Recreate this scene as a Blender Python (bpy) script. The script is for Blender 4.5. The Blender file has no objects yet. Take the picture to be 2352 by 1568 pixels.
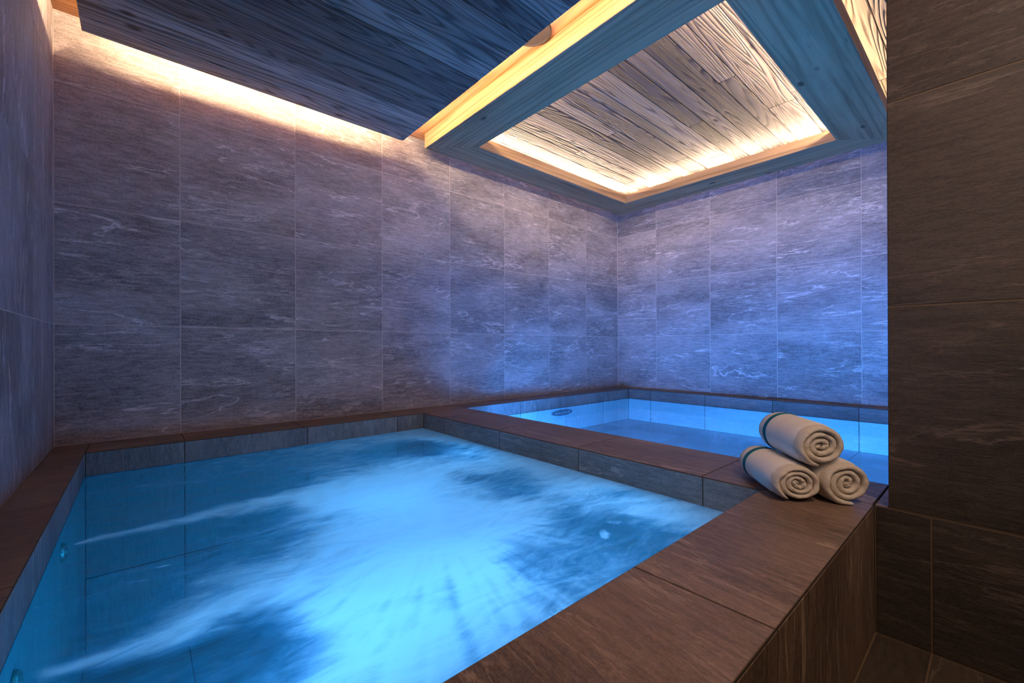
import bpy, bmesh, math, random
import numpy as np
from mathutils import Vector, Matrix, noise as mnoise
random.seed(7)
sc = bpy.context.scene
C = sc.collection

# ------------------------------------------------------------------ camera, world, exposure
EYE = 0.859
cam_d = bpy.data.cameras.new('camera'); cam = bpy.data.objects.new('camera', cam_d); C.objects.link(cam)
R_ = Vector((0.75312049, -0.65787235, -0.00367312)); U_ = Vector((0.00207517, -0.00320768, 0.9999927)); F_ = Vector((0.65787934, 0.75312262, 0.00105057))
m = Matrix((R_, U_, -F_)).transposed().to_4x4(); m.translation = (0, 0, EYE)
cam.matrix_world = m
cam_d.sensor_width = 36; cam_d.lens = 977.54 / 2352 * 36; cam_d.shift_y = 12.955 / 2352
cam_d.clip_start = 0.01
sc.camera = cam
sc.view_settings.view_transform = 'Standard'; sc.view_settings.look = 'None'
sc.view_settings.gamma = 1; sc.view_settings.use_curve_mapping = False
sc.view_settings.exposure = 0.0
w = bpy.data.worlds.new('world'); sc.world = w; w.use_nodes = True
w.node_tree.nodes['Background'].inputs[0].default_value = (0.35, 0.3, 0.45, 1)
w.node_tree.nodes['Background'].inputs[1].default_value = 0.0
cy = sc.cycles
cy.max_bounces = 8; cy.diffuse_bounces = 4; cy.glossy_bounces = 3; cy.transmission_bounces = 6; cy.transparent_max_bounces = 12
cy.sample_clamp_indirect = 6.0; cy.blur_glossy = 1.0
cy.caustics_reflective = False; cy.caustics_refractive = False

BLUE_TUB = (0.09, 0.45, 1.0); BLUE_POOL = (0.13, 0.44, 1.0)
WARM = (1.0, 0.66, 0.36)

def area(name, loc, direction, sx, sy, power, col, spread=180):
    l = bpy.data.lights.new(name, 'AREA'); l.shape = 'RECTANGLE'; l.size = sx; l.size_y = sy
    l.energy = power; l.color = col; l.spread = math.radians(spread)
    o = bpy.data.objects.new(name, l); C.objects.link(o); o.location = loc
    o.rotation_euler = Vector(direction).to_track_quat('-Z', 'Y').to_euler()
    return o
# warm corridor downlight above and behind the camera
area('corridor_lamp', (0.55, -0.45, 2.5), (.1, 0.3, -1), 0.35, 0.35, 15, (1, 0.66, 0.42), 130)

area('passage_fill', (0.45, -1.0, 2.2), (.85, 1, -.15), 1.2, .6, 11, (1, .80, .72), 110)  # unseen soft fill, added to brighten the room walls with warm light
# ------------------------------------------------------------------ materials
class NT:
    def __init__(s, name):
        s.m = bpy.data.materials.new(name); s.m.use_nodes = True; s.t = s.m.node_tree; s.t.nodes.clear()
    def n(s, typ, **kw):
        nd = s.t.nodes.new(typ)
        for k, v in kw.items():
            if k.startswith('i_'):
                key = k[2:]; key = int(key) if key.isdigit() else key.replace('_', ' ')
                nd.inputs[key].default_value = v
            else: setattr(nd, k, v)
        return nd
    def l(s, a, b): s.t.links.new(a, b)
    def math(s, op, a, b=None, c=None, clamp=False):
        nd = s.t.nodes.new('ShaderNodeMath'); nd.operation = op; nd.use_clamp = clamp
        for i, v in enumerate((a, b, c)):
            if v is None: continue
            if isinstance(v, (int, float)): nd.inputs[i].default_value = v
            else: s.l(v, nd.inputs[i])
        return nd.outputs[0]
    def ramp(s, v, lo, hi, a=0., b=1.):
        nd = s.t.nodes.new('ShaderNodeMapRange'); nd.interpolation_type = 'SMOOTHSTEP'
        s.l(v, nd.inputs[0]); nd.inputs[1].default_value = lo; nd.inputs[2].default_value = hi; nd.inputs[3].default_value = a; nd.inputs[4].default_value = b
        return nd.outputs[0]
    def mix(s, f, a, b, blend='MIX'):
        nd = s.t.nodes.new('ShaderNodeMix'); nd.data_type = 'RGBA'; nd.blend_type = blend
        for i, v in ((0, f), (6, a), (7, b)):
            if isinstance(v, (int, float)): nd.inputs[i].default_value = v
            elif isinstance(v, tuple): nd.inputs[i].default_value = v if len(v) == 4 else v + (1,)
            else: s.l(v, nd.inputs[i])
        return nd.outputs[2]
    def vec(s, k):
        """object coordinates, shifted per object, scaled by k"""
        tc = s.n('ShaderNodeTexCoord'); oi = s.n('ShaderNodeObjectInfo')
        mul = s.n('ShaderNodeVectorMath', operation='SCALE'); mul.inputs[0].default_value = (37.1, 19.7, 53.3); s.l(oi.outputs['Random'], mul.inputs['Scale'])
        add = s.n('ShaderNodeVectorMath', operation='ADD'); s.l(tc.outputs['Object'], add.inputs[0]); s.l(mul.outputs[0], add.inputs[1])
        sc_ = s.n('ShaderNodeVectorMath', operation='MULTIPLY'); s.l(add.outputs[0], sc_.inputs[0]); sc_.inputs[1].default_value = k
        return sc_.outputs[0]
    def noise(s, v, detail=4, rough=.55, dist=0., scale=1.):
        nd = s.n('ShaderNodeTexNoise'); nd.inputs['Scale'].default_value = scale; nd.inputs['Detail'].default_value = detail
        nd.inputs['Roughness'].default_value = rough; nd.inputs['Distortion'].default_value = dist; s.l(v, nd.inputs['Vector'])
        return nd.outputs[0]
    def rand(s): return s.n('ShaderNodeObjectInfo').outputs['Random']
    def out(s, sh):
        o = s.n('ShaderNodeOutputMaterial'); s.l(sh, o.inputs[0]); return s.m
    def bsdf(s, col, rough, bump=None, strength=.3, dist=.002, spec=.5):
        b = s.n('ShaderNodeBsdfPrincipled')
        if isinstance(col, tuple): b.inputs['Base Color'].default_value = col + (1,)
        else: s.l(col, b.inputs['Base Color'])
        if isinstance(rough, (int, float)): b.inputs['Roughness'].default_value = rough
        else: s.l(rough, b.inputs['Roughness'])
        b.inputs['Specular IOR Level'].default_value = spec
        if bump is not None:
            bp = s.n('ShaderNodeBump'); bp.inputs['Strength'].default_value = strength; bp.inputs['Distance'].default_value = dist
            s.l(bump, bp.inputs['Height']); s.l(bp.outputs[0], b.inputs['Normal'])
        return b.outputs[0]

def stone(name, dark, light, vein, veins=1.0, rough=.5, bstr=.5):
    t = NT(name)
    big = t.noise(t.vec((1.3, 3.2, 3.2)), 3, .5, .6)
    streak = t.noise(t.vec((13, 75, 75)), 6, .75, .3)
    fine = t.noise(t.vec((110, 280, 280)), 3, .8)
    tone = t.math('ADD', t.math('MULTIPLY', t.ramp(big, .3, .7), .35), t.math('ADD', t.math('MULTIPLY', t.ramp(streak, .36, .66), .36), t.math('MULTIPLY', t.ramp(fine, .36, .66), .38)))
    col = t.mix(tone, dark, light)
    # pale thin veins: contour lines of a stretched, folded noise, kept only in patches
    v1 = t.noise(t.vec((1.3, 7.5, 7.5)), 7, .58, .5)
    line = t.ramp(t.math('ABSOLUTE', t.math('SUBTRACT', v1, .5)), 0.0, .017, 1, 0)
    patch = t.ramp(t.noise(t.vec((2.2, 4.5, 4.5)), 3, .6, .4), .47, .60)
    v2 = t.noise(t.vec((3.0, 22, 22)), 6, .62, .5)
    line2 = t.ramp(t.math('ABSOLUTE', t.math('SUBTRACT', v2, .53)), 0.0, .022, 1, 0)
    patch2 = t.ramp(t.noise(t.vec((1.7, 3.1, 3.1)), 2, .5, .2), .47, .62)
    vn = t.math('MULTIPLY', t.math('MAXIMUM', t.math('MULTIPLY', line, patch), t.math('MULTIPLY', t.math('MULTIPLY', line2, patch2), .7)), t.math('ADD', t.math('MULTIPLY', fine, .8), .45), clamp=True)
    vn = t.math('MULTIPLY', vn, veins, clamp=True)
    col = t.mix(vn, col, vein)
    tonev = t.math('ADD', .88, t.math('MULTIPLY', t.rand(), .24))
    g = t.n('ShaderNodeCombineColor'); [t.l(tonev, g.inputs[i]) for i in range(3)]
    col = t.mix(1.0, col, g.outputs[0], 'MULTIPLY')
    h = t.math('ADD', t.math('MULTIPLY', streak, 1.2), t.math('MULTIPLY', fine, .5))
    h = t.math('ADD', h, t.math('MULTIPLY', big, 1.0))
    return t.out(t.bsdf(col, t.ramp(fine, .2, .8, rough - .08, rough + .1), h, bstr, .003, .45))

def wood(name, c_dark, c_mid, c_light, rings=14, bstr=.5, sat_var=.3, along=.75, contrast=1.0, bdist=.003):
    t = NT(name)
    base = t.noise(t.vec((along, 9.0, 9.0)), 1.2, .4, .35)
    ph = t.math('MULTIPLY', base, rings * 6.283)
    ring = t.math('ADD', t.math('MULTIPLY', t.math('SINE', ph), .5), .5)
    ringp = t.math('POWER', ring, 3.0)
    fib = t.noise(t.vec((5, 190, 190)), 4, .7)
    wide = t.noise(t.vec((1.2, 14, 14)), 4, .6, .3)
    f = t.math('ADD', t.math('MULTIPLY', ringp, .42 * contrast), t.math('ADD', t.math('MULTIPLY', t.ramp(fib, .3, .7), .25), t.math('MULTIPLY', t.ramp(wide, .3, .7), .38)), clamp=True)
    col = t.mix(f, c_light, c_mid)
    # knots and dark checks
    vo = t.n('ShaderNodeTexVoronoi'); vo.inputs['Scale'].default_value = 1.0; t.l(t.vec((2.1, 4.2, 4.2)), vo.inputs['Vector'])
    knot = t.ramp(vo.outputs['Distance'], .03, .10, 1, 0)
    chk = t.ramp(t.noise(t.vec((3.2, 60, 60)), 3, .6, .1), .69, .74)
    col = t.mix(t.math('MULTIPLY', t.math('MAXIMUM', knot, t.math('MULTIPLY', chk, .7)), .85), col, c_dark)
    tonev = t.math('ADD', 1 - sat_var, t.math('MULTIPLY', t.rand(), 2 * sat_var))
    g = t.n('ShaderNodeCombineColor'); [t.l(tonev, g.inputs[i]) for i in range(3)]
    col = t.mix(1.0, col, g.outputs[0], 'MULTIPLY')
    h = t.math('SUBTRACT', t.math('ADD', t.math('MULTIPLY', ringp, -1.0), t.math('MULTIPLY', fib, -.35)), t.math('MULTIPLY', t.math('MAXIMUM', knot, chk), .8))
    return t.out(t.bsdf(col, .62, h, bstr, bdist, .3))

M = {}
M['wall_stone'] = stone('wall_stone', (.09, .081, .088), (.64, .59, .615), (.98, .92, .94), .85, .5)
M['rim_stone'] = stone('rim_stone', (.038, .026, .020), (.27, .188, .14), (.70, .54, .40), .42, .42, .35)
M['pier_stone'] = stone('pier_stone', (.016, .013, .011), (.085, .066, .054), (.24, .20, .16), .4, .55)
M['lit_pool_stone'] = stone('lit_pool_stone', (.60, .60, .60), (.85, .85, .85), (.85, .85, .85), .5, .5, .2)  # pool tiles below water, underwater brightness painted in as pale colour
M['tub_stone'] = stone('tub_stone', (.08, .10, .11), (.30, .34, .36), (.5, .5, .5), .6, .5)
M['lit_tub_stone'] = stone('lit_tub_stone', (.30, .34, .36), (.62, .66, .68), (.8, .8, .8), .4, .5)  # tub_stone lightened below water, glow of the lit water put into its colour
M['panel_wood'] = wood('panel_wood', (.02, .018, .018), (.12, .10, .085), (.56, .49, .42), 13, .5, .4, .8, 1.3)
M['beam_wood'] = wood('beam_wood', (.03, .02, .015), (.22, .13, .07), (.54, .36, .21), 8, .45, .06, .25)
M['recess_wood'] = wood('recess_wood', (.02, .015, .014), (.050, .040, .036), (.29, .235, .19), 17, .9, .55, .45, 1.3, .005)
M['recess_dark'] = wood('recess_dark', (.02, .015, .014), (.030, .026, .028), (.125, .105, .098), 21, 1.0, .4, .5, 1.4, .006)
M['panel_dark'] = wood('panel_dark', (.02, .017, .017), (.06, .05, .044), (.32, .27, .23), 15, .5, .3, .8, 1.2)
M['ceiling_wood'] = wood('ceiling_wood', (.08, .03, .015), (.40, .17, .06), (.74, .38, .18), 9, .3, .10, .4)

t = NT('grout'); M['grout'] = t.out(t.bsdf(t.mix(t.noise(t.vec((90, 90, 90)), 2), (.34, .27, .21), (.46, .37, .29)), .8))
t = NT('dark_grout'); M['dark_grout'] = t.out(t.bsdf((.13, .09, .055), .85))
t = NT('rim_grout'); M['rim_grout'] = t.out(t.bsdf((.045, .033, .026), .85))
t = NT('wall_grout'); M['wall_grout'] = t.out(t.bsdf((.72, .64, .61), .85))
t = NT('masonry'); M['masonry'] = t.out(t.bsdf((.10, .10, .11), .85))
t = NT('board_gap'); M['board_gap'] = t.out(t.bsdf((.03, .022, .018), .9))
t = NT('disc_cover'); M['disc'] = t.out(t.bsdf(t.mix(t.noise(t.vec((300, 300, 300)), 2), (.035, .028, .022), (.045, .036, .028)), .55))
t = NT('aluminium'); b = t.n('ShaderNodeBsdfPrincipled'); b.inputs['Base Color'].default_value = (.7, .7, .7, 1); b.inputs['Metallic'].default_value = 1; b.inputs['Roughness'].default_value = .35; M['alu'] = t.out(b.outputs[0])
t = NT('steel'); b = t.n('ShaderNodeBsdfPrincipled'); b.inputs['Base Color'].default_value = (.72, .62, .55, 1); b.inputs['Metallic'].default_value = .8; b.inputs['Roughness'].default_value = .3; M['steel'] = t.out(b.outputs[0])
t = NT('fitting_blue'); M['fit'] = t.out(t.bsdf(t.mix(t.noise(t.vec((25, 60, 25)), 3), (.02, .05, .08), (.16, .22, .28)), .3))
def emit(name, col, s):
    t = NT(name); e = t.n('ShaderNodeEmission'); e.inputs[0].default_value = col + (1,); e.inputs[1].default_value = s; return t.out(e.outputs[0])

# ------------------------------------------------------------------ helpers
def tag(o, label=None, cat=None, group=None, kind=None):
    if label: o['label'] = label
    if cat: o['category'] = cat
    if group: o['group'] = group
    if kind: o['kind'] = kind
    return o
def empty(name, loc, **kw):
    o = bpy.data.objects.new(name, None); C.objects.link(o); o.location = loc; o.empty_display_size = .1
    bpy.context.view_layer.update(); return tag(o, **kw)
def adopt(o, parent):
    if parent is not None:
        o.parent = parent; o.matrix_parent_inverse = Matrix.Translation(-Vector(parent.location))
        if parent.parent is not None: o.matrix_parent_inverse = Matrix.Identity(4)
    return o
def mesh_obj(name, verts, faces, mat, parent=None, smooth=False, mw=None):
    me = bpy.data.meshes.new(name); me.from_pydata([tuple(v) for v in verts], [], faces); me.materials.append(mat)
    if smooth:
        me.polygons.foreach_set('use_smooth', [True] * len(me.polygons))
    me.update()
    o = bpy.data.objects.new(name, me); C.objects.link(o)
    if mw is not None: o.matrix_world = mw
    adopt(o, parent)
    return o
def boxes(name, lst, mat, parent=None):
    v, f = [], []
    for (x0, x1, y0, y1, z0, z1) in lst:
        b = len(v)
        v += [(x, y, z) for z in (z0, z1) for y in (y0, y1) for x in (x0, x1)]
        f += [tuple(b + i for i in q) for q in ((0, 2, 3, 1), (4, 5, 7, 6), (0, 1, 5, 4), (2, 6, 7, 3), (0, 4, 6, 2), (1, 3, 7, 5))]
    return mesh_obj(name, v, f, mat, parent)
def slab(name, pts, n, ex, mat, parent, t=.0012, bev=.0008, jit=0.):
    """a flat piece: polygon pts (world, on its visible face), outward normal n, texture grain along ex"""
    n = Vector(n).normalized(); ex = Vector(ex).normalized(); ey = n.cross(ex)
    pts = [Vector(p) for p in pts]; c = sum(pts, Vector()) / len(pts)
    p2 = [((p - c).dot(ex), (p - c).dot(ey)) for p in pts]
    ar = sum(p2[i][0] * p2[(i + 1) % len(p2)][1] - p2[(i + 1) % len(p2)][0] * p2[i][1] for i in range(len(p2)))
    if ar < 0: p2.reverse()
    k = len(p2)
    ins = []
    for i in range(k):
        a, b, d = Vector(p2[i - 1]), Vector(p2[i]), Vector(p2[(i + 1) % k])
        e1 = (b - a).normalized(); e2 = (d - b).normalized(); n1 = Vector((-e1.y, e1.x)); n2 = Vector((-e2.y, e2.x))
        bi = (n1 + n2); bi = bi / max(.2, bi.length_squared) * 2
        ins.append(b + bi * bev)
    j = jit * (random.random() - .5)
    v = [(x, y, -t) for x, y in p2] + [(x, y, -bev * .8 + j) for x, y in p2] + [(q.x, q.y, j) for q in ins]
    f = [tuple(range(k - 1, -1, -1)), tuple(range(2 * k, 3 * k))]
    for r in (0, 1):
        for i in range(k):
            a = r * k + i; b_ = r * k + (i + 1) % k; f.append((a, b_, b_ + k, a + k))
    mw = Matrix((ex, ey, n)).transposed().to_4x4(); mw.translation = c
    return mesh_obj(name, v, f, mat, parent, mw=mw)
def grid(parent, plane, uc, vc, n, grain, mat, name='tile', gap=.0042, **kw):
    """plane(u,v)->point; uc, vc cut lists"""
    for i in range(len(uc) - 1):
        for j in range(len(vc) - 1):
            a, b = sorted((uc[i], uc[i + 1])); c_, d = sorted((vc[j], vc[j + 1])); g = gap / 2
            if b - a < .02 or d - c_ < .012: continue
            slab(name, [plane(a + g, c_ + g), plane(b - g, c_ + g), plane(b - g, d - g), plane(a + g, d - g)], n, grain, mat, parent, **kw)

XA0, XB = -0.32, 4.372; YA = 3.049; RIM = .382; CEIL = 2.61; WATER = .274
rows = [RIM, .983, 1.583, 2.183, CEIL]
T = .0012
# ------------------------------------------------------------------ walls
wb = tag(boxes('wall_back', [(-.5, XB + .15, YA + T, YA + .2, 0, 2.8)], M['wall_grout']), 'back wall clad in square grey veined stone tiles', kind='structure')
grid(wb, lambda u, v: (u, YA, v), [XA0 + .001] + [.172 + .6 * i for i in range(8)][:7] + [XB - .001], rows, (0, -1, 0), (1, 0, 0), M['wall_stone'])
wr = tag(boxes('wall_right', [(XB + T, XB + .2, -.75, YA + T, 0, 2.8)], M['wall_grout']), 'far right wall of grey stone tiles above the still pool', kind='structure')
yc = [YA - .001, 2.537, 1.936, 1.331, .728, .127, -.474, -.6]
grid(wr, lambda u, v: (XB, u, v), yc, rows, (-1, 0, 0), (0, 1, 0), M['wall_stone'])
wl = tag(boxes('wall_left', [(-.5, XA0 - T, -1.5, YA + T, 0, 2.8)], M['wall_grout']), 'left wall of grey stone tiles', kind='structure')
grid(wl, lambda u, v: (XA0, u, v), [.248, -.464, -1.064, -1.3], [0.01, RIM], (1, 0, 0), (0, 0, 1), M['wall_stone'])
grid(wl, lambda u, v: (XA0, u, v), [YA - .001, 2.536, 1.936, 1.336, .736, .136, -.464, -1.064, -1.3], rows, (1, 0, 0), (0, 0, 1), M['wall_stone'])
PX = 1.663
wp = tag(boxes('wall_front', [(PX + T, 1.9, -1.3, .217 - T, RIM, 2.8), (PX + T, 1.94, -1.3, .249 - T, 0, RIM - T)], M['dark_grout']), 'dark brown stone tiled pier in the right foreground', kind='structure')
grid(wp, lambda u, v: (PX, u, v), [.217, -.383, -.983, -1.3], [RIM + .0015, .975, 1.573, 2.173, 2.55], (-1, 0, 0), (0, 1, 0), M['pier_stone'])
grid(wp, lambda u, v: (PX, u, v), [.2465, .126, -.474, -1.074, -1.3], [.002, RIM - .001], (-1, 0, 0), (0, 1, 0), M['pier_stone'])
grid(wp, lambda u, v: (u, .217, v), [PX + .001, 1.9], [RIM, .975, 1.573, 2.173, 2.6], (0, 1, 0), (1, 0, 0), M['pier_stone'])
we = tag(boxes('wall_side', [(1.9, XB + .2, -.75, -.6 - T, 0, 2.8)], M['grout']), 'end wall of the pool room behind the pier', kind='structure')
grid(we, lambda u, v: (u, -.6, v), [1.9, 2.572, 3.172, 3.772, XB - .001], rows, (0, 1, 0), (1, 0, 0), M['wall_stone'])
wq = tag(boxes('wall_rear', [(-.5, 1.94, -1.5, -1.3 - T, 0, 2.8)], M['grout']), 'rear wall of the passage behind the viewer', kind='structure')
grid(wq, lambda u, v: (u, -1.3, v), [XA0 + .001, .28, .88, 1.48, PX], [0.002, .6, 1.2, 1.8, 2.52], (0, 1, 0), (1, 0, 0), M['pier_stone'])
fl = tag(boxes('floor', [(-.5, PX + .3, -1.5, .249, -.12, -T)], M['dark_grout']), 'dark brown stone floor of the passage', kind='structure')
grid(fl, lambda u, v: (u, v, 0), [XA0 + .001, -.137, .463, 1.063, PX - .001], [.246, .126, -.474, -1.074, -1.3], (0, 0, 1), (1, 0, 0), M['pier_stone'])

# ------------------------------------------------------------------ ceiling
ce = tag(boxes('ceiling', [(-.5, 1.83, -1.5, YA + .2, 2.53 + .021, 2.8), (1.83, XB + .2, -1.5, YA + .2, CEIL + .021, 2.8)], M['board_gap']), 'ceiling of weathered wooden boards', kind='structure')
DN = (0, 0, -1)
# boards of the low ceiling: a border board at the wall, then boards running away from the wall
grid(ce, lambda u, v: (u, v, 2.53), [XA0, .62, 1.83], [YA, 2.94], DN, (1, 0, 0), M['ceiling_wood'], 'board', .001, t=.02)
xs = [XA0, -.19, -.02, .16, .33, .5, .68, .86, 1.02, 1.19, 1.36, 1.50, 1.675, 1.83]
grid(ce, lambda u, v: (u, v, 2.53), xs, [2.94, .9, -1.3], DN, (0, 1, 0), M['ceiling_wood'], 'board', .001, t=.02)
# boards of the high recessed ceiling
y = YA; ys = [y]
ws = [.14, .11, .16, .12, .10, .15, .13, .11, .145, .10, .16, .12, .13, .15, .11, .17, .12, .14, .10, .15, .12, .13, .16, .12, .14, .13, .12]
for q in ws:
    y -= q
    if y < -.6: break
    ys.append(y)
ys.append(-.6)
for i in range(len(ys) - 1):
    cut = 1.832 + (.9 + 1.3 * random.random())
    cuts = [1.832, XB] if random.random() < .5 else [1.832, cut, XB]
    grid(ce, lambda u, v: (u, v, CEIL), cuts, [ys[i], ys[i + 1]], DN, (1, 0, 0), M['recess_dark' if i % 5 in (1, 3) or i == 12 else 'recess_wood'], 'board', .0035, t=.02, bev=.003, jit=.003)

# suspended panel on the left
PZ = 2.41; P0, P1, PY0, PY1 = -.212, 1.488, -.35, 2.94
pn = empty('ceiling_panel', (.64, 1.3, 2.53), label='large suspended ceiling panel of dark planks over the bubbling tub', cat='ceiling panel')
boxes('core', [(P0 + .085, P1 - .085, PY0 + .085, PY1 - .085, PZ + .015, 2.529)], M['board_gap'], pn)
boxes('backing', [(P0 + .001, P1 - .001, PY0 + .001, PY1 - .001, PZ + .0095, PZ + .0125)], M['board_gap'], pn)
y = PY1; pw = [.135, .12, .15, .13, .155, .12, .14, .15, .125, .145, .16, .13, .15, .14, .12, .15, .13, .14, .15, .13, .14, .15, .14, .13]
for q in pw:
    y2 = max(PY0, y - q)
    slab('plank', [(P0, y - .0016, PZ), (P1, y - .0016, PZ), (P1, y2 + .0016, PZ), (P0, y2 + .0016, PZ)], DN, (1, 0, 0), M['panel_dark' if int(y * 31) % 3 == 0 else 'panel_wood'], pn, t=.010, bev=.003, jit=.002)
    y = y2
    if y <= PY0: break

# timber frame on the right, four mitred beams
FZ, FT = 2.415, 2.505
ox0, ox1, oy0, oy1 = 1.676, 4.275, .487, 2.945
ix0, ix1, iy0, iy1 = 1.986, 3.960, .806, 2.656
fr = empty('timber_frame', (2.97, 1.716, FZ), label='rectangular frame of wide weathered timber beams hung below the right ceiling', cat='ceiling frame')
def beam(q, grain, zt=FT):
    pts = [(x, y, FZ) for x, y in q]
    o = slab('beam', pts, DN, grain, M['beam_wood'], fr, t=zt - FZ, bev=.003)
    return o
beam([(ox0, oy1), (ox1, oy1), (ix1, iy1), (ix0, iy1)], (1, 0, 0))
beam([(ox1, oy1), (ox1, oy0), (ix1, iy0), (ix1, iy1)], (0, 1, 0))
beam([(ox1, oy0), (ox0, oy0), (ix0, iy0), (ix1, iy0)], (1, 0, 0))
beam([(ox0, oy0), (ox0, oy1), (ix0, iy1), (ix0, iy0)], (0, 1, 0), 2.529)

# LED strips: an aluminium profile with a glowing diffuser
def led(name, a, b, out, mat, label, size=.006):
    """a,b end points; out = direction the diffuser faces"""
    a = Vector(a); b = Vector(b); out = Vector(out).normalized(); d = (b - a).normalized(); s = d.cross(out)
    root = empty(name, (a + b) / 2, label=label, cat='light strip', group='warm light strips of the ceiling')
    def bar(nm, o0, o1, hw, m):
        v = [p + out * o + s * w_ for p in (a, b) for o in (o0, o1) for w_ in (-hw, hw)]
        f = [(0, 1, 3, 2), (4, 6, 7, 5), (0, 4, 5, 1), (2, 3, 7, 6), (0, 2, 6, 4), (1, 5, 7, 3)]
        return mesh_obj(nm, v, f, m, root)
    bar('profile', -.005, 0, size + .002, M['alu']); bar('diffuser', 0.0003, .004, size, mat)
E_WALL = emit('led_wall', WARM, 85); E_SIDE = emit('led_side', WARM, 205); E_REC = emit('led_recess', (1, .72, .48), 540); E_OUT = emit('led_outer', WARM, 110)
led('light_strip', (P0 + .1, PY1 - .078, 2.50), (P1 - .1, PY1 - .078, 2.50), (0, 1, 0), E_WALL, 'light strip hidden behind the suspended panel, washing the back wall', .017)
led('light_strip', (P1 - .022, PY0 + .05, 2.433), (P1 - .022, PY1 - .04, 2.433), (1, 0, 0), E_SIDE, 'light strip hidden behind the suspended panel, facing the frame')
led('light_strip', (P0 + .078, PY0 + .1, 2.50), (P0 + .078, PY1 - .1, 2.50), (-1, 0, 0), E_SIDE, 'light strip hidden behind the suspended panel, washing the left wall')
zl = FT + .012
led('light_strip', (ix0 - .03, iy1 + .13, zl), (ix1 + .1, iy1 + .13, zl), (0, -.15, 1), E_REC, 'glowing strip on the frame beam along the back wall')
led('light_strip', (ix1 + .16, iy0 - .03, zl), (ix1 + .16, iy1 + .1, zl), (-.15, 0, 1), E_REC, 'glowing strip on the frame beam along the far right wall')
led('light_strip', (ix0 - .03, iy0 - .035, zl), (ix1 + .03, iy0 - .035, zl), (0, .35, 1), E_REC, 'light strip hidden on the frame beam nearest the pier')
led('light_strip', (1.93, iy0 + .05, 2.55), (1.93, iy1 - .05, 2.55), (1, 0, .35), E_SIDE, 'light strip hidden on the frame beam nearest the suspended panel')
led('light_strip', (ox0 + .2, oy0 + .035, zl), (ox1 - .05, oy0 + .035, zl), (0, -.35, 1), E_OUT, 'glowing strip along the outer edge of the frame by the pier')

# round cover on the ceiling, half hidden by the panel edge
def disc(name, c, r, z0, z1, mat, parent=None, n=64):
    prof = [(0, z1), (r - .002, z1), (r, z1), (r, z0 + .003), (r - .003, z0), (r - .012, z0), (r - .014, z0 + .002), (0, z0 + .002)]
    v = []; f = []
    for (rr, z) in prof:
        for i in range(n): a = 2 * math.pi * i / n; v.append((rr * math.cos(a), rr * math.sin(a), z))
    for k in range(len(prof) - 1):
        for i in range(n): j = (i + 1) % n; f.append((k * n + i, k * n + j, (k + 1) * n + j, (k + 1) * n + i))
    mw = Matrix.Translation(c)
    return mesh_obj(name, v, f, mat, parent, mw=mw)
tag(disc('ceiling_speaker', (1.56, 1.617, 0), .103, 2.515, 2.53, M['disc']), 'round flat brown cover on the ceiling, half hidden by the panel edge', 'speaker')

# ------------------------------------------------------------------ tub and pool
TX0, TX1, TY0, TY1 = -.192, 1.556, .526, 2.768
QX0, QX1, QY1 = 1.945, 4.22, 2.80
BOT = -.55
MS = (1.75, 2.79)
tub = empty('whirlpool_tub', (.68, 1.64, BOT), label='tiled whirlpool tub filled with bubbling blue water, with broad brown stone rim', cat='tub')
boxes('masonry', [(XA0 + .003, TX0 - T, .249 + T, YA, BOT, RIM - T), (TX0 - T, MS[0], TY1 + T, YA, BOT, RIM - T),
                  (TX0 - T, MS[0], .249 + T, TY0 - T, BOT, RIM - T), (TX1 + T, QX0 - T, .252, TY1 + T, BOT, RIM - T), (XA0 + .003, QX0 - T, .252, 2.9, BOT - .1, BOT)], M['rim_grout'], tub)
up = (0, 0, 1)
def cop(parent, q, grain, mat='rim_stone'):
    g = .0024
    c = sum((Vector(p) for p in q), Vector((0, 0))) / len(q)
    pts = []
    for p in q:
        p = Vector(p); s = Vector((p.x - c.x, p.y - c.y)); pts.append((p.x - math.copysign(g, s.x), p.y - math.copysign(g, s.y), RIM))
    slab('rim_tile', pts, up, grain, M[mat], parent, t=T, bev=.0009)
# left rim
for a, b in ((YA, 2.52), (2.52, 1.92), (1.92, 1.31), (1.31, .71), (.71, .526)):
    cop(tub, [(XA0, a), (TX0, a), (TX0, b), (XA0, b)], (1, .15, 0))
# back rim of tub (mitred into left rim by a joint)
for a, b in ((TX0, .174), (.174, .745), (.745, 1.35), (1.35, 1.945)):
    cop(tub, [(a, YA), (b, YA), (b, TY1), (a, TY1)], (1, 0, 0))
# front rim
for q in ([(XA0, .526), (-.39 + .6, .526), (-.39 + .6, .249), (XA0, .249)], [(.21, .526), (.808, .526), (.808, .249), (.21, .249)],
          [(.808, .526), (TX1, .526), (PX, .435), (PX, .249), (.808, .249)]):
    cop(tub, q, (.12, 1, 0))
# divider rim
for a, b in ((TY1, 2.52), (2.52, 1.925), (1.925, 1.33), (1.33, .724)):
    cop(tub, [(TX1, a), (QX0, a), (QX0, b), (TX1, b)], (0, 1, 0))
cop(tub, [(TX1, .724), (QX0, .724), (QX0, .249), (PX, .435), (TX1, .526)], (.1, 1, 0))
cop(tub, [(PX, .432), (1.942, .2515), (PX, .2515)], (0, 1, 0))
cop(tub, [(PX, .249), (QX0, .249), (QX0, .217), (PX, .217)], (0, 1, 0))
# outer face of the front rim
grid(tub, lambda u, v: (u, .249 - T, v), [XA0 + .001, .212, .812, PX - .002], [.002, RIM - T - .0005], (0, -1, 0), (0, 0, 1), M['rim_stone'])
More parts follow.
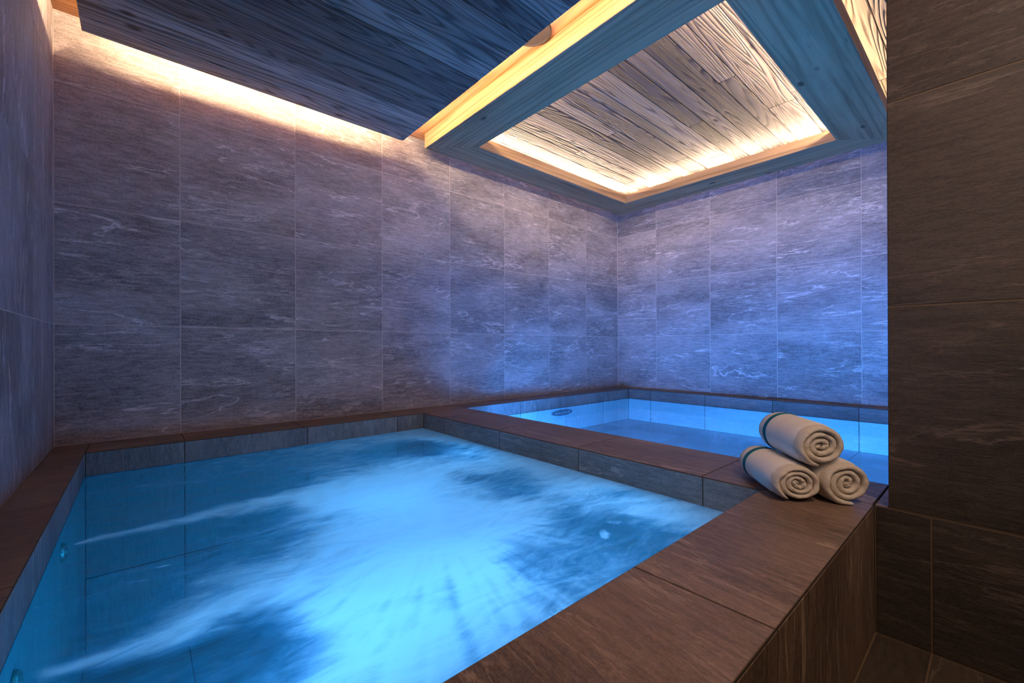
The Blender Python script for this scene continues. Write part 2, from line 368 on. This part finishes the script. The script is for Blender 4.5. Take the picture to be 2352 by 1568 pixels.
# inner faces
TT = RIM - T - .0005
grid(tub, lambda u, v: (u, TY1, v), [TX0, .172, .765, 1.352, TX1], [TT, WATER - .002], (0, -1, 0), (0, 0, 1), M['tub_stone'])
grid(tub, lambda u, v: (u, TY1, v), [TX0, .172, .765, 1.352, TX1], [WATER - .002, -.2, BOT], (0, -1, 0), (0, 0, 1), M['lit_tub_stone'])
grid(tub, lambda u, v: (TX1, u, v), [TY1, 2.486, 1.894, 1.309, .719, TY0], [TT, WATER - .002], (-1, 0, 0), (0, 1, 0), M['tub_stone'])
grid(tub, lambda u, v: (TX1, u, v), [TY1, 2.486, 1.894, 1.309, .719, TY0], [WATER - .002, -.2, BOT], (-1, 0, 0), (0, 1, 0), M['lit_tub_stone'])
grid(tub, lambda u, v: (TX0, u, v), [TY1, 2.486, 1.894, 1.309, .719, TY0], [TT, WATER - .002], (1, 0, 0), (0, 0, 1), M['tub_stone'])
grid(tub, lambda u, v: (TX0, u, v), [TY1, 2.486, 1.894, 1.309, .719, TY0], [WATER - .002, -.2, BOT], (1, 0, 0), (0, 0, 1), M['lit_tub_stone'])
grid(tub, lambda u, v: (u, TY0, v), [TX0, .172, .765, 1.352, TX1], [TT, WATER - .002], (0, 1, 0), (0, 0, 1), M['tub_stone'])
grid(tub, lambda u, v: (u, TY0, v), [TX0, .172, .765, 1.352, TX1], [WATER - .002, -.2, BOT], (0, 1, 0), (0, 0, 1), M['lit_tub_stone'])
grid(tub, lambda u, v: (u, v, BOT + T), [TX0, .172, .765, 1.352, TX1], [TY1, 2.486, 1.894, 1.309, .719, TY0], up, (1, 0, 0), M['lit_tub_stone'])
# jets in the left wall
def jet(yy, zz):
    n = 24; v = []; f = []
    prof = [(.0, .030), (.006, .028), (.010, .022), (.006, .016), (-.004, .012), (.002, .009), (.012, .008), (.012, .0)]
    for (h, r) in prof:
        for i in range(n): a = 2 * math.pi * i / n; v.append((h, r * math.cos(a), r * math.sin(a)))
    for k in range(len(prof) - 1):
        for i in range(n): j = (i + 1) % n; f.append((k * n + i, k * n + j, (k + 1) * n + j, (k + 1) * n + i))
    mesh_obj('jet_nozzle', v, f, M['steel'], tub, True, Matrix.Translation((TX0 + .001, yy, zz)))
jet(1.985, .205); jet(1.29, .19)

pool = empty('plunge_pool', (3.08, 1.1, BOT), label='still pool of clear bright blue water behind the towels', cat='pool')
PF = .035
boxes('masonry', [(MS[0], XB, QY1 + T, YA, BOT, RIM - T), (QX1 + T, XB, -.6, QY1 + T, BOT, RIM - T), (QX0 - T, QX1 + T, -.6, QY1 + T, BOT, PF - T)], M['rim_grout'], pool)
for a, b in ((1.945, 2.546), (2.546, 3.146), (3.146, 3.746), (3.746, XB)):
    cop(pool, [(a, YA), (b, YA), (b, QY1), (a, QY1)], (1, 0, 0))
for a, b in ((QY1, 2.522), (2.522, 1.924), (1.924, 1.325), (1.325, .721), (.721, .12), (.12, -.6)):
    cop(pool, [(QX1, a), (XB, a), (XB, b), (QX1, b)], (0, 1, 0))
ya_ = [QX0, 2.546, 3.146, 3.746, QX1]; yb_ = [QY1, 2.522, 1.924, 1.325, .721, .12, -.6]
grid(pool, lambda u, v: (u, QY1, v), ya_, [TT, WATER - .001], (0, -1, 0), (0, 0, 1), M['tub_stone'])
grid(pool, lambda u, v: (u, QY1, v), ya_, [WATER - .001, PF], (0, -1, 0), (0, 0, 1), M['lit_pool_stone'])
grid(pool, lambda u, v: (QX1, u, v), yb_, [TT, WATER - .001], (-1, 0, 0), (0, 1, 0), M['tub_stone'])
grid(pool, lambda u, v: (QX1, u, v), yb_, [WATER - .001, PF], (-1, 0, 0), (0, 1, 0), M['lit_pool_stone'])
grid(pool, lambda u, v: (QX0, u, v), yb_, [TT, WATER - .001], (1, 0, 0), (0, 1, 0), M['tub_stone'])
grid(pool, lambda u, v: (QX0, u, v), yb_, [WATER - .001, PF], (1, 0, 0), (0, 1, 0), M['lit_pool_stone'])
grid(pool, lambda u, v: (u, v, PF), ya_, yb_, up, (0, 1, 0), M['lit_pool_stone'])
# oval inlet on the pool's back wall
def oval(c, a, b, n=48):
    prof = [(1.0, 0), (1.0, .006), (.93, .010), (.88, .006), (.80, .003), (.55, .010), (.35, .004), (.18, .012), (0, .014)]
    v = []; f = []
    for (s, h) in prof:
        for i in range(n): t_ = 2 * math.pi * i / n; v.append((a * s * math.cos(t_), -h, b * s * math.sin(t_)))
    for k in range(len(prof) - 1):
        for i in range(n): j = (i + 1) % n; f.append((k * n + i, k * n + j, (k + 1) * n + j, (k + 1) * n + i))
    o = mesh_obj('inlet_cover', v, f, M['fit'], pool, True, Matrix.Translation(c))
    for k in range(5):
        x = (-.6 + .3 * k) * a
        s = boxes('slot', [(c[0] + x - .014, c[0] + x + .014, c[1] - .013, c[1] - .009, c[2] - .006, c[2] + .006)], M['steel'], pool)
oval((3.085, QY1 - .001, .226), .147, .030)

# ------------------------------------------------------------------ water
def water_shader(t, tint, bump=None, bs=.2, bd=.004):
    tr = t.n('ShaderNodeBsdfTransparent'); tr.inputs[0].default_value = tint + (1,)
    gl = t.n('ShaderNodeBsdfGlossy'); gl.inputs['Roughness'].default_value = .06; gl.inputs[0].default_value = (1, 1, 1, 1)
    fr_ = t.n('ShaderNodeFresnel'); fr_.inputs['IOR'].default_value = 1.33
    if bump is not None:
        bp = t.n('ShaderNodeBump'); bp.inputs['Strength'].default_value = bs; bp.inputs['Distance'].default_value = bd
        t.l(bump, bp.inputs['Height']); t.l(bp.outputs[0], gl.inputs['Normal']); t.l(bp.outputs[0], fr_.inputs['Normal'])
    mx = t.n('ShaderNodeMixShader'); t.l(fr_.outputs[0], mx.inputs[0]); t.l(tr.outputs[0], mx.inputs[1]); t.l(gl.outputs[0], mx.inputs[2])
    return mx.outputs[0]
t = NT('still_water'); M['still'] = t.out(water_shader(t, (.24, .64, 1.0), t.noise(t.vec((6, 6, 6)), 2), .05))
nx = 24
v = [(QX0 + (QX1 - QX0) * i / nx, -.6 + (QY1 + .6) * j / nx, WATER) for j in range(nx + 1) for i in range(nx + 1)]
f = [(j * (nx + 1) + i, j * (nx + 1) + i + 1, (j + 1) * (nx + 1) + i + 1, (j + 1) * (nx + 1) + i) for j in range(nx) for i in range(nx)]
tag(mesh_obj('still_water', v, f, M['still'], None, True), 'calm clear water surface filling the pool behind the towels', 'water', kind='stuff')

# foam density over the tub, measured points (x, y, density)
FP = [(-0.14, 2.5, 0.25), (0.04, 2.5, 0.25), (0.28, 2.51, 0.35), (0.47, 2.51, 0.35), (0.69, 2.55, 0.45), (0.95, 2.6, 0.55), (1.17, 2.66, 0.65), (1.49, 2.66, 0.85), (-0.11, 2.1, 0.08), (0.03, 2.08, 0.08), (0.16, 2.03, 0.1), (0.31, 2.1, 0.15), (0.44, 2.15, 0.2), (0.59, 2.19, 0.35), (0.71, 2.17, 0.5), (0.96, 2.31, 0.35), (1.08, 2.27, 0.22), (1.21, 2.22, 0.08), (1.29, 2.15, 0.1), (1.37, 2.01, 0.55), (1.4, 1.85, 0.35), (1.31, 1.69, 0.8), (1.06, 1.98, 0.7), (-0.13, 1.88, 0.08), (-0.02, 1.85, 0.08), (0.09, 1.92, 0.12), (0.22, 1.92, 0.2), (-0.07, 1.61, 0.05), (0.02, 1.5, 0.08), (0.11, 1.45, 0.12), (0.16, 1.61, 0.15), (0.25, 1.59, 0.3), (0.28, 1.48, 0.25), (0.22, 1.46, 0.25), (0.33, 1.44, 0.4), (0.39, 1.49, 0.55), (0.48, 1.48, 0.75), (-0.1, 1.5, 0.05), (-0.02, 1.4, 0.12), (0.08, 1.34, 0.45), (0.15, 1.3, 0.5), (0.21, 1.25, 0.6), (-0.09, 1.39, 0.1), (-0.12, 1.34, 0.2), (-0.05, 1.29, 0.12), (0.02, 1.25, 0.12), (0.09, 1.2, 0.3), (0.18, 1.18, 0.55), (0.27, 1.19, 0.7), (0.34, 1.25, 0.7), (-0.08, 1.24, 0.1), (-0.02, 1.2, 0.15), (0.05, 1.03, 0.08), (0.11, 0.99, 0.08), (0.18, 0.96, 0.05), (0.2, 0.9, 0.08), (0.07, 0.95, 0.1), (-0.01, 1.03, 0.12), (0.13, 0.91, 0.12), (0.18, 0.86, 0.4), (0.23, 0.85, 0.9), (0.32, 0.92, 1.0), (0.29, 1.01, 0.95), (0.4, 0.96, 0.95), (0.36, 0.77, 0.95), (0.41, 0.68, 0.85), (0.28, 0.78, 0.95), (0.46, 0.86, 0.9), (0.62, 0.83, 1.0), (0.6, 0.73, 0.9), (0.59, 0.99, 0.95), (0.56, 1.19, 0.95), (0.46, 1.28, 0.85), (0.66, 1.58, 1.0), (0.86, 1.61, 1.0), (0.8, 1.34, 0.95), (0.85, 1.14, 0.9), (0.72, 1.08, 0.95), (1.03, 1.45, 0.65), (1.21, 1.38, 0.35), (1.2, 1.48, 0.35), (1.23, 1.28, 0.4), (0.94, 1.47, 0.8), (1.4, 1.38, 0.85), (1.33, 1.19, 0.9), (1.47, 1.61, 0.85), (1.5, 1.9, 0.85), (1.51, 2.26, 0.85), (1.14, 0.96, 0.3), (1.13, 0.89, 0.25), (1.15, 0.84, 0.25), (1.17, 0.77, 0.2), (1.16, 0.72, 0.25), (1.07, 0.7, 0.3), (1.0, 0.73, 0.3), (0.98, 0.79, 0.4), (0.97, 0.87, 0.55), (0.84, 0.83, 0.55), (0.84, 0.75, 0.35), (0.96, 1.05, 0.9), (1.07, 1.05, 0.85), (0.86, 0.7, 0.5), (0.75, 0.67, 0.6), (0.68, 0.67, 0.7), (0.59, 0.67, 0.7), (1.35, 0.8, 0.85), (1.36, 0.9, 0.85), (1.48, 0.79, 0.85), (1.48, 0.71, 0.85), (1.22, 0.69, 0.5), (1.47, 1.07, 0.8), (1.51, 0.89, 0.85), (1.32, 1.06, 0.85), (0.49, 0.66, 0.8)]
P = np.array(FP)
NX, NY = 210, 270
gx = np.linspace(TX0, TX1, NX); gy = np.linspace(TY0, TY1, NY)
GX, GY = np.meshgrid(gx, gy)
# swirl the lookup a little so that the edges look stirred
WX = GX.copy(); WY = GY.copy()
for j in range(NY):
    for i in range(NX):
        q = Vector((GX[j, i] * 4.5, GY[j, i] * 4.5, 1.3)); d = mnoise.turbulence_vector(q, 3, False)
        WX[j, i] += .035 * d.x; WY[j, i] += .035 * d.y
num = np.zeros_like(GX); den = np.zeros_like(GX) + 1e-9
for (px, py, k) in P:
    s = .022 + .035 * math.hypot(px, py)
    d2 = (WX - px) ** 2 + (WY - py) ** 2
    wgt = np.exp(-d2 / (2 * s * s)) / (s * s) + 1e-5 / (d2 + 1e-3)
    num += wgt * k; den += wgt
FO = num / den
def stroke(x0, y0, x1, y1, w0, w1, a):
    """soft widening jet of bubbles"""
    global FO
    dx, dy = x1 - x0, y1 - y0; L = math.hypot(dx, dy)
    s = ((WX - x0) * dx + (WY - y0) * dy) / L; tt = np.clip(s / L, 0, 1)
    dd = np.abs(-(WX - x0) * dy + (WY - y0) * dx) / L
    wd = w0 + (w1 - w0) * tt
    k = np.exp(-(dd / wd) ** 2) * np.clip(s / .02, 0, 1) * np.clip((L - s) / (.25 * L), 0, 1) * a
    FO = FO + (1 - FO) * np.clip(k, 0, 1)
stroke(-.165, 1.812, 1.05, 1.86, .012, .17, .62)
stroke(-.165, 1.16, .62, 1.10, .022, .13, .62)
stroke(.3, 1.86, 1.25, 1.72, .03, .10, .5)
def blob(x, y, rx, ry, ang, a):
    global FO
    c, s = math.cos(ang), math.sin(ang)
    u_ = (WX - x) * c + (WY - y) * s; v_ = -(WX - x) * s + (WY - y) * c
    k = np.clip(1.6 - 1.6 * ((u_ / rx) ** 2 + (v_ / ry) ** 2), 0, 1) * a
    FO = np.maximum(FO, k)
for b_ in ((1.203, .838, .035, .018, -.5, .75), (1.105, .81, .05, .022, .75, .7), (1.235, .785, .03, .012, .3, .45), (1.0, .765, .04, .016, .7, .4), (1.28, .74, .012, .008, 0, .5),
           (-.02, 1.42, .05, .005, -.9, .4), (.055, 1.48, .02, .008, 0, .5), (-.12, 1.42, .03, .004, -.7, .4), (.02, 1.52, .03, .003, -.2, .3), (-.1, 1.36, .03, .004, -.9, .4)):
    blob(*b_)
# streaks blown outward from the middle of the whirl
RD = np.hypot(GX - .75, GY - 1.25); TH = np.arctan2(GY - 1.25, GX - .75)
ST = np.zeros_like(GX)
for j in range(NY):
    for i in range(NX):
        a1 = TH[j, i]; rd = RD[j, i]
        ST[j, i] = mnoise.noise(Vector((math.cos(a1) * 7, math.sin(a1) * 7, rd * 2.2))) + .6 * mnoise.noise(Vector((math.cos(a1) * 19, math.sin(a1) * 19, rd * 4)))
FO = FO - np.abs(ST) * .40 * np.clip((RD - .15) / .3, 0, 1) * np.clip((1.35 - GY) / .35, .1, 1) * np.clip((FO - .35) / .4, 0, 1)
FO = np.clip(FO, 0, 1.15)
# heights: gentle swell, higher where the jets well up
v = []
for j in range(NY):
    for i in range(NX):
        x, y = gx[i], gy[j]
        e = min(x - TX0, TX1 - x, y - TY0, TY1 - y); fade = min(1, e / .08)
        h = .012 * mnoise.noise(Vector((x * 4, y * 4, 0))) + .005 * mnoise.noise(Vector((x * 14, y * 14, 4)))
        h += .02 * math.exp(-((x - .55) ** 2 + (y - .95) ** 2) / .08)
        v.append((x, y, WATER + h * fade))
f = [(j * NX + i, j * NX + i + 1, (j + 1) * NX + i + 1, (j + 1) * NX + i) for j in range(NY - 1) for i in range(NX - 1)]
t = NT('foaming_water')
at = t.n('ShaderNodeAttribute'); at.attribute_name = 'foam'; A = at.outputs['Fac']
tc = t.n('ShaderNodeTexCoord')
def vs(k):
    s_ = t.n('ShaderNodeVectorMath', operation='MULTIPLY'); t.l(tc.outputs['Object'], s_.inputs[0]); s_.inputs[1].default_value = k; return s_.outputs[0]
n1 = t.noise(vs((5, 13, 5)), 6, .62, 1.2); n2 = t.noise(vs((22, 60, 30)), 4, .65, .6); n3 = t.noise(vs((2.5, 3.5, 3)), 4, .5, .8)
mod = t.math('ADD', t.math('MULTIPLY', t.math('SUBTRACT', n1, .5), .70), t.math('MULTIPLY', t.math('SUBTRACT', n2, .5), .22))
Fm = t.ramp(t.math('ADD', A, mod), -.02, .98)
Fm = t.math('ADD', t.math('MULTIPLY', Fm, .86), .10, clamp=True)
# small bubble flecks
vo = t.n('ShaderNodeTexVoronoi'); vo.feature = 'DISTANCE_TO_EDGE'; t.l(vs((55, 55, 55)), vo.inputs['Vector']); vo.inputs['Scale'].default_value = 1
bub = t.math('MULTIPLY', t.ramp(vo.outputs['Distance'], .0, .06, 1, 0), t.ramp(t.noise(vs((6, 6, 6)), 4, .6), .66, .72))
Fm = t.math('ADD', Fm, t.math('MULTIPLY', bub, .35), clamp=True)
hb = t.math('ADD', t.math('MULTIPLY', n1, 1.0), t.math('MULTIPLY', n2, .3))
ws_ = water_shader(t, (.05, .62, .76), hb, .25, .02)
fcol = t.mix(t.ramp(Fm, .1, 1.0), (.05, .46, .76), (.84, .93, 1.0))
df = t.n('ShaderNodeBsdfDiffuse'); dcol = t.mix(t.ramp(Fm, .1, .9), (.03, .30, .48), (.55, .74, .86)); t.l(dcol, df.inputs[0])
tl = t.n('ShaderNodeBsdfTranslucent'); t.l(fcol, tl.inputs[0])
bp = t.n('ShaderNodeBump'); bp.inputs['Strength'].default_value = .35; bp.inputs['Distance'].default_value = .02; t.l(hb, bp.inputs['Height']); t.l(bp.outputs[0], df.inputs['Normal'])
m1 = t.n('ShaderNodeMixShader'); m1.inputs[0].default_value = .78; t.l(df.outputs[0], m1.inputs[1]); t.l(tl.outputs[0], m1.inputs[2])
m2 = t.n('ShaderNodeMixShader'); t.l(Fm, m2.inputs[0]); t.l(ws_, m2.inputs[1]); t.l(m1.outputs[0], m2.inputs[2])
M['foam'] = t.out(m2.outputs[0])
fo = mesh_obj('foaming_water', v, f, M['foam'], None, True)
a_ = fo.data.attributes.new('foam', 'FLOAT', 'POINT'); a_.data.foreach_set('value', FO.astype(np.float32).ravel())
tag(fo, 'churning blue water with white foam and jet streams in the front tub', 'water', kind='stuff')

# underwater lamps
def lamp(x, y, z, power, lb, r=.08):
    root = empty('underwater_lamp', (x, y, z), label=lb, cat='lamp', group='underwater lamps of the tub')
    o = disc('housing', (x, y, z), r + .02, -.03, 0, M['steel'], root, 32)
    area('tub_light', (x, y, z + .012), up, r * 1.8, r * 1.8, power, BLUE_TUB)
for (x, y, z, p, lb) in ((.33, .90, -.06, 1.25, 'underwater lamp under the bright foam nearest the front rim'), (.64, .82, -.06, 1.15, 'underwater lamp under the bright foam right of the first'),
                     (.70, 1.56, -.22, 2.1, 'underwater lamp under the bright foam in the middle of the tub')):
    lamp(x, y, z, p, lb)
# flat lamps set in the submerged tub walls
def wall_lamp(c, d, sx, sz, p, lb):
    root = empty('underwater_lamp', c, label=lb, cat='lamp', group='underwater lamps of the tub')
    d = Vector(d); s_ = Vector((0, 0, 1)).cross(d)
    def ring(a, b_, o0, o1, nm):
        v = []; f = []
        for (k, o) in ((1, o0), (1, o1), (.9, o1), (.9, o0)):
            for i in range(32): an = 2 * math.pi * i / 32; v.append(Vector(c) + d * o + s_ * (a * k * math.cos(an)) + Vector((0, 0, b_ * k * math.sin(an))))
        for r_ in range(3):
            for i in range(32): j_ = (i + 1) % 32; f.append((r_ * 32 + i, r_ * 32 + j_, (r_ + 1) * 32 + j_, (r_ + 1) * 32 + i))
        mesh_obj(nm, v, f, M['steel'], root)
    ring(.11, .11, 0, .008, 'bezel')
    area('tub_light', Vector(c) + d * .006, d, sx, sz, p, BLUE_TUB)
wall_lamp((TX1, .95, -.05), (-1, 0, 0), .15, .15, 3, 'underwater lamp in the divider wall near the towels')
wall_lamp((TX1, 2.0, -.05), (-1, 0, 0), .15, .15, 4.5, 'underwater lamp in the divider wall near the back rim')
wall_lamp((.1, TY0, -.05), (0, 1, 0), .15, .15, 4, 'underwater lamp in the submerged front wall of the tub, left')
wall_lamp((1.0, TY0, -.05), (0, 1, 0), .15, .15, 2.6, 'underwater lamp in the submerged front wall of the tub, right')
for yy in (2.2, 1.4, .6, -.2):
    area('pool_light', (QX0 + .02, yy, .22), (1, 0, -.6), .5, .07, 38, BLUE_POOL, 175)

# ------------------------------------------------------------------ towels
t = NT('terry')
ft = t.noise(t.vec((420, 420, 420)), 3, .7); fm = t.noise(t.vec((90, 90, 90)), 3, .6)
M['terry'] = t.out(t.bsdf(t.mix(fm, (.74, .65, .53), (.92, .84, .72)), .95, t.math('ADD', ft, t.math('MULTIPLY', fm, 1.2)), .8, .004, .1))
t = NT('flat_cloth'); fb = t.noise(t.vec((300, 300, 300)), 2)
M['cloth'] = t.out(t.bsdf(t.mix(t.noise(t.vec((20, 20, 20)), 3), (.76, .71, .65), (.88, .84, .78)), .9, fb, .3, .002, .1))
t = NT('teal_band'); M['band'] = t.out(t.bsdf((.01, .15, .22), .8, t.noise(t.vec((300, 300, 300)), 2), .3, .001, .1))
def towel(face, back, rx, rz, turns, phase, seed, label, band, hollow=.3):
    face = Vector(face); back = Vector(back); ax = (face - back); ax.z = 0; L = ax.length; ax.normalize()   # toward the viewer
    side = Vector((0, 0, 1)).cross(ax)
    root = empty('rolled_towel', ((face + back) / 2).xy.to_3d() + Vector((0, 0, face.z - rz)), label=label, cat='towel', group='rolled towels on the rim corner')
    rnd = random.Random(seed)
    # spiral band of terry, swept profile with rounded ends
    r_in = .13; NS = int(turns * 44); pitch = (1 - r_in) / turns
    prof = []
    half = L / 2
    for k in range(9):                      # rounded edge at the face end
        a = math.pi * k / 8; prof.append((math.sin(a), math.cos(a)))
    verts = []; faces = []
    th = pitch * .5
    K = None
    for s in range(NS + 1):
        tt = s / NS; ang = phase + tt * turns * 2 * math.pi
        rr = r_in + (1 - r_in) * tt - th + .0
        rr += .045 * math.sin(ang * 2 + seed) * (1 - tt) + .03 * mnoise.noise(Vector((ang * .8, seed, 0))) * (1.15 - tt)
        taper = min(1, (1 - tt) * NS / 5 + .45) * min(1, tt * NS / 4 + .35)
        hw = th * .93 * taper
        ex_f = half + .006 * mnoise.noise(Vector((ang * 1.7, seed, 3))) - .010 * (1 - tt) * hollow * 3
        ring = []
        n_end = 7
        for k in range(n_end):              # face-side half round from outer to inner
            a = math.pi * k / (n_end - 1)
            ring.append((ex_f - .010 + .014 * math.sin(a), rr + hw * math.cos(a)))
        for fx in (.6, .2, -.2, -.6): ring.append((half * fx, rr - hw))
        for k in range(n_end):
            a = math.pi * k / (n_end - 1)
            ring.append((-half + .010 - .014 * math.sin(a), rr - hw * math.cos(a)))
        for fx in (-.6, -.2, .2, .6): ring.append((half * fx, rr + hw))
        K = len(ring)
        for (a_x, r_) in ring:
            nz = .0016 * mnoise.noise(Vector((ang * 9, a_x * 150, r_ * 20 + seed)))
            bul = 1 - .05 * (abs(a_x) / half) ** 6
            x_ = (r_ * rx * bul + nz) * math.cos(ang); z_ = (r_ * rz * bul + nz) * math.sin(ang)
            if z_ < -rz * .90: z_ = -rz * .90 - (-rz * .90 - z_) * .3
            verts.append(ax * a_x + side * x_ + Vector((0, 0, z_)))
    for s in range(NS):
        for k in range(K):
            k2 = (k + 1) % K; faces.append((s * K + k, (s + 1) * K + k, (s + 1) * K + k2, s * K + k2))
    faces.append(tuple(range(K))); faces.append(tuple(NS * K + k for k in range(K - 1, -1, -1)))
    c = (face + back) / 2; c.z = face.z
    verts = [v_ + c for v_ in verts]
    mesh_obj('towel_roll', verts, faces, M['terry'], root, True)
    # crumpled core
    v2 = []; f2 = []; n = 20
    for s in range(10):
        q = s / 9; axx = -half * .9 + q * (half * .9 + half * (1 - hollow * .25)) ; r0 = r_in * 1.05 * (1 if s < 8 else (.8 if s == 8 else .3))
        for k in range(n):
            a = 2 * math.pi * k / n; r1 = r0 * (1 + .25 * math.sin(a * 3 + seed) + .2 * mnoise.noise(Vector((math.cos(a) * 2, math.sin(a) * 2, q * 4 + seed))))
            v2.append(c + ax * axx + side * (r1 * rx * math.cos(a)) + Vector((0, 0, r1 * rz * math.sin(a))))
    for s in range(9):
        for k in range(n): k2 = (k + 1) % n; f2.append((s * n + k, s * n + k2, (s + 1) * n + k2, (s + 1) * n + k))
    f2.append(tuple(range(9 * n, 10 * n)))
    mesh_obj('towel_core', v2, f2, M['terry'], root, True)
    # smooth flat-woven face of the last turn, with its teal woven band
    def sleeve(nm, a0, a1, off, mat):
        v3 = []; f3 = []; nn = 80; kk = 10
        for s in range(kk + 1):
            axx = a0 + (a1 - a0) * s / kk
            for k in range(nn + 1):
                tt = 1 - (1 - k / nn) * 1.02 / turns; a = phase + tt * turns * 2 * math.pi
                rr = r_in + (1 - r_in) * tt - th + .045 * math.sin(a * 2 + seed) * (1 - tt) + .03 * mnoise.noise(Vector((a * .8, seed, 0))) * (1.15 - tt) + th * .93 * (1 if k < nn - 4 else .5)
                bul = 1 - .05 * (abs(axx) / half) ** 6
                e = off if 0 < s < kk else -.003
                x_ = (rr * rx * bul + e) * math.cos(a); z_ = (rr * rz * bul + e) * math.sin(a)
                if z_ < -rz * .90: z_ = -rz * .90 - (-rz * .90 - z_) * .3
                v3.append(c + ax * axx + side * x_ + Vector((0, 0, z_)))
        for s in range(kk):
            for k in range(nn): f3.append((s * (nn + 1) + k, s * (nn + 1) + k + 1, (s + 1) * (nn + 1) + k + 1, (s + 1) * (nn + 1) + k))
        mesh_obj(nm, v3, f3, mat, root, True)
    sleeve('flat_hem', -half * .97, half * .88, .0030, M['cloth'])
    if band: sleeve('stripe', -half * .64, -half * .46, .0044, M['band'])
dirb = Vector((.225, .19, 0))
def mk(fx, fy, z, rx, rz, turns, ph, seed, label, band, hol):
    towel((fx, fy, z), (fx + dirb.x, fy + dirb.y, z), rx, rz, turns, ph, seed, label, band, hol)
T2 = 2 * math.pi
mk(1.512, .402, RIM + .0565, .076, .062, 3.6, -2.1 - 3.6 * T2, 3, 'rolled cream towel lying lower left in the stack, nearest the tub', True, .3)
mk(1.597, .297, RIM + .0645, .077, .071, 3.3, -1.4 - 3.3 * T2, 11, 'rolled cream towel lying lower right in the stack, nearest the pier', False, .4)
mk(1.562, .352, RIM + .173, .077, .072, 3.4, -1.8 - 3.4 * T2, 7, 'rolled cream towel resting on top of the two others, with a teal stripe', True, .5)
